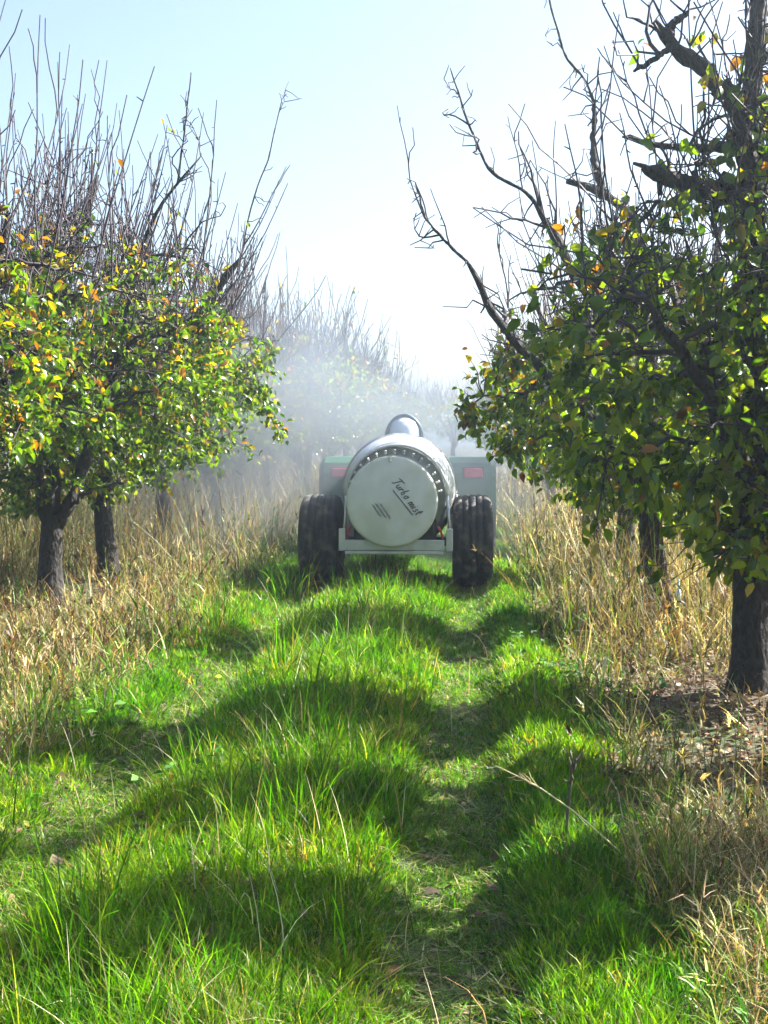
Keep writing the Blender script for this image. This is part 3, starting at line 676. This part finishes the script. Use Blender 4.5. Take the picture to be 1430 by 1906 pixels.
# ------------------------------------------------------------------ the sprayer
SX, SY = -0.595, 12.9
sp = empty('orchard_sprayer', (SX, SY, -0.085)); tag(sp, 'trailed airblast sprayer with a round cream fan cover driving up the lane', 'sprayer')
def wheel(parent, x, y, Rr, W, rimr, name='wheel', zc=None):
    wq = empty(name, (x, y, Rr if zc is None else zc), 0, parent)
    h = W / 2; pr = [(-h * .55, rimr), (-h * .86, rimr + .03), (-h * 1.0, Rr * .72), (-h * .99, Rr * .84), (-h * .9, Rr * .93), (-h * .74, Rr * .972)]
    for gx_ in (-.5, -.18, .18, .5):
        pr += [(h * (gx_ - .05), Rr * (1 - .03 * abs(gx_) ** 2)), (h * (gx_ - .035), Rr * .965), (h * (gx_ + .035), Rr * .965), (h * (gx_ + .05), Rr * (1 - .03 * abs(gx_) ** 2))]
    pr += [(h * .74, Rr * .972), (h * .9, Rr * .93), (h * .99, Rr * .84), (h * 1.0, Rr * .72), (h * .86, rimr + .03), (h * .55, rimr)]
    lathe('tyre', pr, 'x', (0, 0, 0), M_TYRE, wq, 56)
    lathe('rim', [(-h * .6, rimr + .012), (-h * .6, rimr - .02), (-.02, rimr - .05), (0, .07), (.05, .07), (.05, .001)], 'x', (0, 0, 0), M_WHITE, wq, 32)
    return wq
wheel(sp, 0.755, 0, 0.475, 0.40, 0.20); wheel(sp, -0.755, 0, 0.475, 0.40, 0.20)
box('axle', (0, 0, 0.475), (1.2, 0.09, 0.09), M_DARK, sp, 0.012)
# fan cover disc, slightly dished, top leaning forward
DC = Vector((-0.02, -0.60, 0.905)); tilt = R(-10)
disc = lathe('fan_cover', [(0.075, 0.435), (0.0, 0.44), (-0.012, 0.435), (-0.016, 0.42), (-0.022, 0.40), (-0.03, 0.2), (-0.033, 0.001)], 'y', (0, 0, 0), M_DISC, sp, 64)
disc.location = DC; disc.rotation_euler = (tilt, 0, 0)
# script lettering drawn as strokes
GLY = {'T': ([[(-.05, .9), (.25, 1.0), (.75, 1.05)], [(.4, 1.0), (.3, .5), (.22, 0), (.05, -.05)]], .62), 'u': ([[(0, .5), (.0, .15), (.12, 0), (.28, .1), (.36, .5)], [(.36, .5), (.35, .1), (.45, 0)]], .5),
       'r': ([[(0, .5), (.02, 0)], [(.02, .3), (.15, .5), (.28, .48)]], .36), 'b': ([[(.12, 1.0), (.02, .4), (.02, .05), (.2, 0), (.34, .2), (.25, .42), (.04, .3)]], .46),
       'o': ([[(.2, .5), (.04, .35), (.04, .1), (.2, 0), (.36, .15), (.34, .4), (.2, .5), (.42, .45)]], .56), ' ': ([], .3),
       'm': ([[(0, .5), (.0, 0)], [(.0, .3), (.14, .5), (.24, .4), (.24, 0)], [(.24, .3), (.38, .5), (.5, .4), (.5, 0)]], .62), 'i': ([[(.04, .5), (.04, .08), (.14, 0)], [(.06, .72), (.08, .76)]], .24),
       's': ([[(.28, .48), (.1, .46), (.08, .3), (.26, .2), (.22, .02), (0, .02)]], .38), 't': ([[(.14, .9), (.08, .2), (.14, 0), (.26, .04)], [(-.04, .55), (.3, .6)]], .34)}
def strokes(polys, rad, nm, parent):
    t = Tubes()
    for p in polys: t.add(np.array([(a, -0.034, c) for a, c in p]), rad, 5)
    o = link(nm, t.mesh(nm, M_INK), parent); o.scale = (1, 0.5, 1); return o
def place(pts, x0, z0, ang, s, sh=0.25):
    o = []
    for (a, c) in pts:
        a_, c_ = (a + sh * c) * s, c * s; o.append((x0 + a_ * math.cos(ang) - c_ * math.sin(ang), z0 + a_ * math.sin(ang) + c_ * math.cos(ang)))
    return o
ang = R(-54); cx_, cz_ = 0.0, 0.185; adv = 0; s_ = 0.082
polys = []
for ch in 'Turbo mist':
    st, wd = GLY[ch]
    for p in st: polys.append(place([(a + adv, c) for a, c in p], cx_, cz_, ang, s_))
    adv += wd + .06
lt = strokes(polys, 0.0055, 'lettering', disc); lt.location.y = -0.017
und = strokes([place([(0.9, -.5), (4.6, -.32)], cx_, cz_, ang, s_, 0)], 0.005, 'underline', disc); und.location.y = -0.017
rs = random.Random(2); sm = []
for row in range(3):
    a = 0.0 if row else 0.35
    while a < 2.4 - 0.3 * row:
        wv = rs.uniform(.08, .2); sm.append(place([(a, -row * .42), (a + wv * .5, -row * .42 + rs.uniform(.05, .25)), (a + wv, -row * .42)], -0.13, -0.015, ang, 0.075)); a += wv + rs.uniform(.04, .14)
smo = strokes(sm, 0.0035, 'small_print', disc); smo.location.y = -0.017
box('cover_latch', (-0.02, -0.03, 0.405), (0.018, 0.03, 0.05), M_WHITE, disc, 0.004)
# outlet hood: an inverted U band, then the flared volute ring and its rim
def u_band(name, r0, r1, y0, y1, zc, zb, mat, xc=0.0, n=40, thick=0.012):
    prof = []
    for rr_, yy in ((r0, y0), (r1, y1)):
        pts = [(xc - rr_ - 0.02, zb)] + [(xc + rr_ * math.cos(a), zc + rr_ * math.sin(a)) for a in np.linspace(math.pi, 0, n)] + [(xc + rr_ + 0.02, zb)]
        prof.append([(x_, yy, z_) for x_, z_ in pts])
    bm = bmesh.new(); A = [bm.verts.new(v) for v in prof[0]]; B = [bm.verts.new(v) for v in prof[1]]
    for i in range(len(A) - 1): bm.faces.new((A[i], A[i + 1], B[i + 1], B[i]))
    bmesh.ops.recalc_face_normals(bm, faces=bm.faces); bmesh.ops.solidify(bm, geom=bm.faces[:], thickness=thick)
    return from_bm(name, bm, mat, sp, True)
u_band('outlet_hood', 0.485, 0.50, -0.45, -0.36, 0.955, 0.62, M_STEEL, 0.02)
lathe('volute', [(-0.36, 0.49), (-0.30, 0.515), (-0.18, 0.545), (-0.05, 0.56), (-0.045, 0.575), (-0.02, 0.575), (-0.02, 0.55), (-0.3, 0.49)], 'y', (0.03, 0, 0.985), M_STEEL, sp, 64)
lathe('air_outlet', [(-0.36, 0.488), (-0.40, 0.42), (-0.50, 0.36), (-0.51, 0.001)], 'y', (0.0, 0, 0.94), M_WHITE, sp, 48)
t = Tubes(); t.add([(0.02 + 0.487 * math.cos(a), -0.455, 0.955 + 0.487 * math.sin(a)) for a in np.linspace(math.pi, 0, 40)], 0.012, 8)
link('nozzle_pipe', t.mesh('nozzle_pipe', M_STEEL), sp)
for k, a in enumerate(np.linspace(R(172), R(8), 15)):
    nz = lathe('nozzle', [(0, 0.001), (0, 0.010), (0.02, 0.010), (0.022, 0.015), (0.034, 0.015), (0.04, 0.008), (0.04, 0.001)], 'z', (0, 0, 0), M_STEEL, sp, 10)
    nz.location = (0.0 + 0.462 * math.cos(a), -0.52, 0.94 + 0.462 * math.sin(a)); nz.rotation_euler = (R(20), 0, a - math.pi / 2 + 0); nz.rotation_euler = Euler((0, math.pi / 2 - a, 0)); nz.location.x -= 0.04 * math.cos(a); nz.location.z -= 0.04 * math.sin(a)
for sx in (-1, 1):
    t = Tubes(); t.add([(sx * 0.49 + 0.02, -0.49, 0.955), (sx * 0.50 + 0.022, -0.50, 0.75), (sx * 0.515 + 0.024, -0.51, 0.56)], 0.014, 8); link('hood_pipe', t.mesh('hood_pipe', M_STEEL), sp)
    box('bracket', (sx * 0.515 + 0.015, -0.58, 0.535), (0.065, 0.06, 0.215), M_WHITE, sp, 0.008)
    t = Tubes(); t.add([(sx * 0.42, -0.55, 0.66), (sx * 0.445, -0.56, 0.62), (sx * 0.46, -0.555, 0.57), (sx * 0.45, -0.5, 0.5)], 0.011, 7); link('hose', t.mesh('hose', M_HOSE), sp)
t = Tubes(); t.add([(0.60, -0.06, 0.95), (0.585, -0.1, 0.82), (0.53, -0.2, 0.68)], 0.012, 7); link('brace', t.mesh('brace', M_STEEL), sp)
box('rear_bar', (0.0, -0.585, 0.485), (0.96, 0.06, 0.10), M_WHITE, sp, 0.008)
box('rear_bar_lip', (0.0, -0.60, 0.415), (0.94, 0.075, 0.03), M_WHITE, sp, 0.006)
box('pump_housing', (0.0, -0.28, 0.62), (0.80, 0.36, 0.24), M_DARK, sp, 0.03)
for sx in (-1, 1): box('chassis_rail', (sx * 0.33, 0.55, 0.50), (0.08, 2.0, 0.10), M_DARK, sp, 0.01)
# tank ahead of the fan with filler dome and hoop
lathe('tank', [(0.02, 0.001), (0.02, 0.40), (0.08, 0.50), (0.2, 0.535), (1.5, 0.535), (1.62, 0.50), (1.68, 0.36), (1.68, 0.001)], 'y', (0.03, 0, 0.98), M_STEEL, sp, 48)
dm = lathe('filler_dome', [(0.0, 0.175), (0.08, 0.170), (0.15, 0.14), (0.195, 0.085), (0.21, 0.001)], 'z', (0.05, 0.62, 1.53), M_TANK, sp, 32)
t = Tubes(); t.add([(0.05 + 0.185 * math.cos(a), 0.56, 1.50 + 0.245 * math.sin(a)) for a in np.linspace(math.pi + .1, -.1, 28)], 0.022, 8)
link('dome_hoop', t.mesh('dome_hoop', M_BLUE), sp)
t = Tubes(); t.add([(0, 1.6, 0.5), (0, 2.1, 0.5), (0, 2.5, 0.48)], 0.05, 8); link('drawbar', t.mesh('drawbar', M_DARK), sp)

# ------------------------------------------------------------------ the tractor
TX, TY = -0.59, 16.1
trc = empty('tractor', (TX, TY, -0.085)); tag(trc, 'low green orchard tractor with wide fenders pulling the sprayer', 'tractor')
for sx in (-1, 1):
    wheel(trc, sx * 0.86, 0, 0.58, 0.42, 0.30)
    wheel(trc, sx * 0.62, 1.75, 0.34, 0.24, 0.17)
    # fender: rounded cover over the rear wheel
    bm = bmesh.new(); n = 14; prof = [(-0.72, 0.62), (-0.71, 0.9), (-0.68, 1.10), (-0.62, 1.22), (-0.50, 1.285), (0.35, 1.285), (0.5, 1.25), (0.66, 1.1), (0.72, 0.8)]
    A = [bm.verts.new((sx * 0.50, a, c)) for a, c in prof]; B = [bm.verts.new((sx * 1.00, a, c)) for a, c in prof]
    D = [bm.verts.new((sx * 1.06, a * 0.97, c - 0.06)) for a, c in prof]; E = [bm.verts.new((sx * 1.06, a * 0.9, max(0.6, c - 0.30))) for a, c in prof]
    for P, Q in ((A, B), (B, D), (D, E)):
        for i in range(len(prof) - 1): bm.faces.new((P[i], P[i + 1], Q[i + 1], Q[i]))
    bmesh.ops.recalc_face_normals(bm, faces=bm.faces); bmesh.ops.solidify(bm, geom=bm.faces[:], thickness=0.012)
    fd = from_bm('fender', bm, M_GREEN, trc)
    tl = box('tail_light', (sx * 0.79, -0.725, 1.10), (0.22, 0.04, 0.115), M_RED, trc, 0.015)
    box('lamp_housing', (0, 0, 0), (0.26, 0.02, 0.155), M_DARK, tl, 0.008).location = (sx * 0.79, -0.708, 1.10)
    t = Tubes(); t.add([(sx * 0.4, -0.1, 0.58), (sx * 0.7, -0.1, 0.58)], 0.11, 12); link('axle_housing', t.mesh('axle_housing', M_DARK), trc)
box('gearbox', (0, 0.3, 0.62), (0.42, 1.2, 0.42), M_DARK, trc, 0.04)
box('hood', (0, 1.55, 0.92), (0.56, 1.35, 0.50), M_GREEN, trc, 0.07)
box('seat', (0, 0.05, 0.98), (0.46, 0.45, 0.10), M_BLACKP, trc, 0.04); box('seat_back', (0, -0.2, 1.15), (0.44, 0.10, 0.36), M_BLACKP, trc, 0.04)
lathe('steering_wheel', [(-0.015, 0.19), (0, 0.205), (0.015, 0.19), (0, 0.175)], 'z', (0, 0.72, 1.2), M_BLACKP, trc, 28, closed=True)
t = Tubes(); t.add([(0, 0.95, 0.95), (0, 0.72, 1.2)], 0.02, 8); link('steering_column', t.mesh('steering_column', M_DARK), trc)

# ------------------------------------------------------------------ micro sprinkler under the right trees
b = gpt(1.49, 8.7)
ms = empty('micro_sprinkler', b); tag(ms, 'small sprinkler on a stake with looped black tube under the right tree', 'sprinkler')
t = Tubes(); t.add([(-.06 * math.cos(a) * 1.0, 0, .22 + .085 * math.sin(a)) for a in np.linspace(0, math.pi, 12)], 0.008, 7)
t.add([(-.06, 0, .22), (-.065, 0, .1), (-.06, 0.01, -.02)], 0.006, 6); t.add([(.06, 0, .22), (.07, 0, .14)], 0.006, 6); link('tube', t.mesh('tube', M_BLACKP), ms)
lathe('cap', [(0, .001), (0, .017), (.05, .017), (.07, .014), (.075, .006), (.14, .005), (.145, .001)], 'z', (0, 0, .31), M_TANK, ms, 14)
t = Tubes(); t.add([(0, 0, .31), (.004, 0, .2), (.006, 0, -.02)], 0.007, 6); link('stake', t.mesh('stake', M_YEL), ms)

# ------------------------------------------------------------------ stalks and tufts that stand out
def stalk(name, pts, r0, r1, mat, label, cat, head=None):
    t = Tubes(); P = resample(pts, 12); t.add(P, np.linspace(r0, r1, 12), 5)
    if head:
        n_, ln, rad = head
        for k in range(n_):
            f = P[-1] + (P[-4] - P[-1]) * random.random(); e = f + (unit(P[-1] - P[-4]) * ln * 0.8 + rng.normal(0, ln * 0.35, 3)); t.add([f, (f + e) / 2 + rng.normal(0, .005, 3), e], [rad, rad, rad * .3], 4)
    o = link(name, t.mesh(name, mat), None); tag(o, label, cat); return o
M_STRAW = mat_noise('straw_stem', (0.42, 0.33, 0.15), (0.58, 0.5, 0.26), 20, 0.6)
M_DKSTEM = mat_noise('dark_stem', (0.06, 0.055, 0.03), (0.12, 0.10, 0.05), 20, 0.7)
gpp = lambda px, py, d: at(px, py, d)
stalk('dry_grass_stalk', [gpp(1240, 1662, 4.0), gpp(1180, 1610, 4.05), gpp(1080, 1520, 4.15), gpp(1000, 1465, 4.25), gpp(925, 1430, 4.35)], 0.004, 0.0018, M_STRAW, 'long pale straw stalk leaning left across the green grass', 'stalk', (10, 0.05, 0.0012))
b = gpt(0.37, 4.28)
stalk('weed_stalk', [np.array(b), np.array(b) + [0.005, 0, .12], np.array(b) + [0.015, 0, .22], np.array(b) + [.02, 0, .29]], 0.007, 0.004, M_DKSTEM, 'dark upright weed stalk alone in the lush green grass', 'stalk', (12, 0.05, 0.004))

def tuft(x0, y0, n_, hmin, hmax, w_, spread, label, cols, p):
    F = Field(); a = rng.uniform(0, 6.283, n_); r_ = spread * np.sqrt(rng.random(n_))
    V, T = ribbons(np.stack([x0 + r_ * np.cos(a), y0 + r_ * np.sin(a), gz(x0 + r_ * np.cos(a), y0 + r_ * np.sin(a))], -1), rng.uniform(hmin, hmax, n_), w_ * rng.uniform(0.6, 1.3, n_), a + rng.normal(0, .6, n_),
                   np.abs(rng.normal(0.18, 0.22, n_)), rng.gamma(2, 0.42, n_), 6)
    F.add(V, T, mixcol(n_, cols, p, 0.15)); o = F.obj('grass_tuft', M_GRASS); tag(o, label, 'grass tuft', 'tall grass tufts in the lane')
tuft(-1.02, 7.4, 70, 0.2, 0.5, 0.007, 0.09, 'tall mixed green and straw grass tuft on the shaded middle ridge', GREENS, [2, 3, 2, 3, 3])
tuft(-0.98, 3.25, 60, 0.18, 0.42, 0.0075, 0.12, 'broad bright green grass tuft at the bottom left corner', GREENS, [3, 4, 4, 1, 0.5])
tuft(-0.55, 4.45, 60, 0.16, 0.40, 0.006, 0.10, 'tuft of long arching blades in front of the ridge shadow', GREENS, [3, 4, 3, 1, 1.5])
tuft(-1.55, 11.9, 90, 0.2, 0.6, 0.010, 0.25, 'grass tuft growing in front of the left sprayer tyre', GREENS, [2, 3, 2, 3, 2])
tuft(-1.75, 9.4, 60, 0.2, 0.5, 0.008, 0.12, 'pale arching grass tuft at the edge of the left dry weeds', GREENS, [1, 3, 4, 1, 4])

# ------------------------------------------------------------------ spray mist and haze
def mist(name, loc, size, dens, label, nscale=1.6, seed=0.0, col=(0.76, 0.87, 1.0), lo=0.38, hi=0.68):
    bm = bmesh.new(); bmesh.ops.create_icosphere(bm, subdivisions=3, radius=1.0)
    m = bpy.data.materials.new(name); m.use_nodes = True; n = m.node_tree.nodes; l = m.node_tree.links; n.clear()
    out = n.new('ShaderNodeOutputMaterial'); pv = n.new('ShaderNodeVolumePrincipled'); l.new(pv.outputs[0], out.inputs['Volume'])
    pv.inputs['Color'].default_value = (*col, 1); pv.inputs['Anisotropy'].default_value = 0.75
    tc = n.new('ShaderNodeTexCoord')
    ln = n.new('ShaderNodeVectorMath'); ln.operation = 'LENGTH'; l.new(tc.outputs['Object'], ln.inputs[0])
    fo = n.new('ShaderNodeMapRange'); fo.interpolation_type = 'SMOOTHSTEP'; fo.inputs[1].default_value = 0.95; fo.inputs[2].default_value = 0.1; l.new(ln.outputs['Value'], fo.inputs[0])
    mp = n.new('ShaderNodeMapping'); mp.inputs['Location'].default_value = (seed, seed * 1.7, 0); l.new(tc.outputs['Object'], mp.inputs[0])
    nz = n.new('ShaderNodeTexNoise'); nz.inputs['Scale'].default_value = nscale; nz.inputs['Detail'].default_value = 3; l.new(mp.outputs[0], nz.inputs['Vector'])
    mr = n.new('ShaderNodeMapRange'); mr.interpolation_type = 'SMOOTHSTEP'; mr.inputs[1].default_value = lo; mr.inputs[2].default_value = hi; mr.inputs[3].default_value = 0.05; l.new(nz.outputs['Fac'], mr.inputs[0])
    m1 = n.new('ShaderNodeMath'); m1.operation = 'MULTIPLY'; l.new(fo.outputs[0], m1.inputs[0]); l.new(mr.outputs[0], m1.inputs[1])
    m2 = n.new('ShaderNodeMath'); m2.operation = 'MULTIPLY'; l.new(m1.outputs[0], m2.inputs[0]); m2.inputs[1].default_value = dens
    l.new(m2.outputs[0], pv.inputs['Density'])
    me = bpy.data.meshes.new(name); bm.to_mesh(me); bm.free(); me.materials.append(m)
    o = link(name, me); o.location = loc; o.scale = size; tag(o, label, 'mist', 'spray mist', 'stuff'); return o
mist('spray_mist', (-2.35, 15.6, 1.45), (3.0, 5.0, 2.6), 0.62, 'white spray mist drifting through the trees left of the sprayer', 2.2, 0.0)
mist('spray_mist', (1.0, 18.5, 1.5), (2.2, 5.0, 1.9), 0.20, 'white spray mist drifting behind the leaves right of the sprayer', 1.6, 3.1)
mist('spray_mist', (-0.8, 14.2, 1.0), (2.4, 3.6, 1.7), 0.40, 'thin spray mist hanging close around the sprayer and tractor', 1.2, 6.3)

hm = bpy.data.materials.new('haze'); hm.use_nodes = True; n = hm.node_tree.nodes; n.clear()
out = n.new('ShaderNodeOutputMaterial'); pv = n.new('ShaderNodeVolumePrincipled'); hm.node_tree.links.new(pv.outputs[0], out.inputs['Volume'])
pv.inputs['Color'].default_value = (0.72, 0.87, 1.0, 1); pv.inputs['Density'].default_value = 0.0035; pv.inputs['Anisotropy'].default_value = 0.7
hz = box('haze', (0, 220, 4.5), (612, 572, 11.6), hm, None, 0.0); tag(hz, 'pale blue haze filling the air of the orchard', 'haze', kind='stuff')
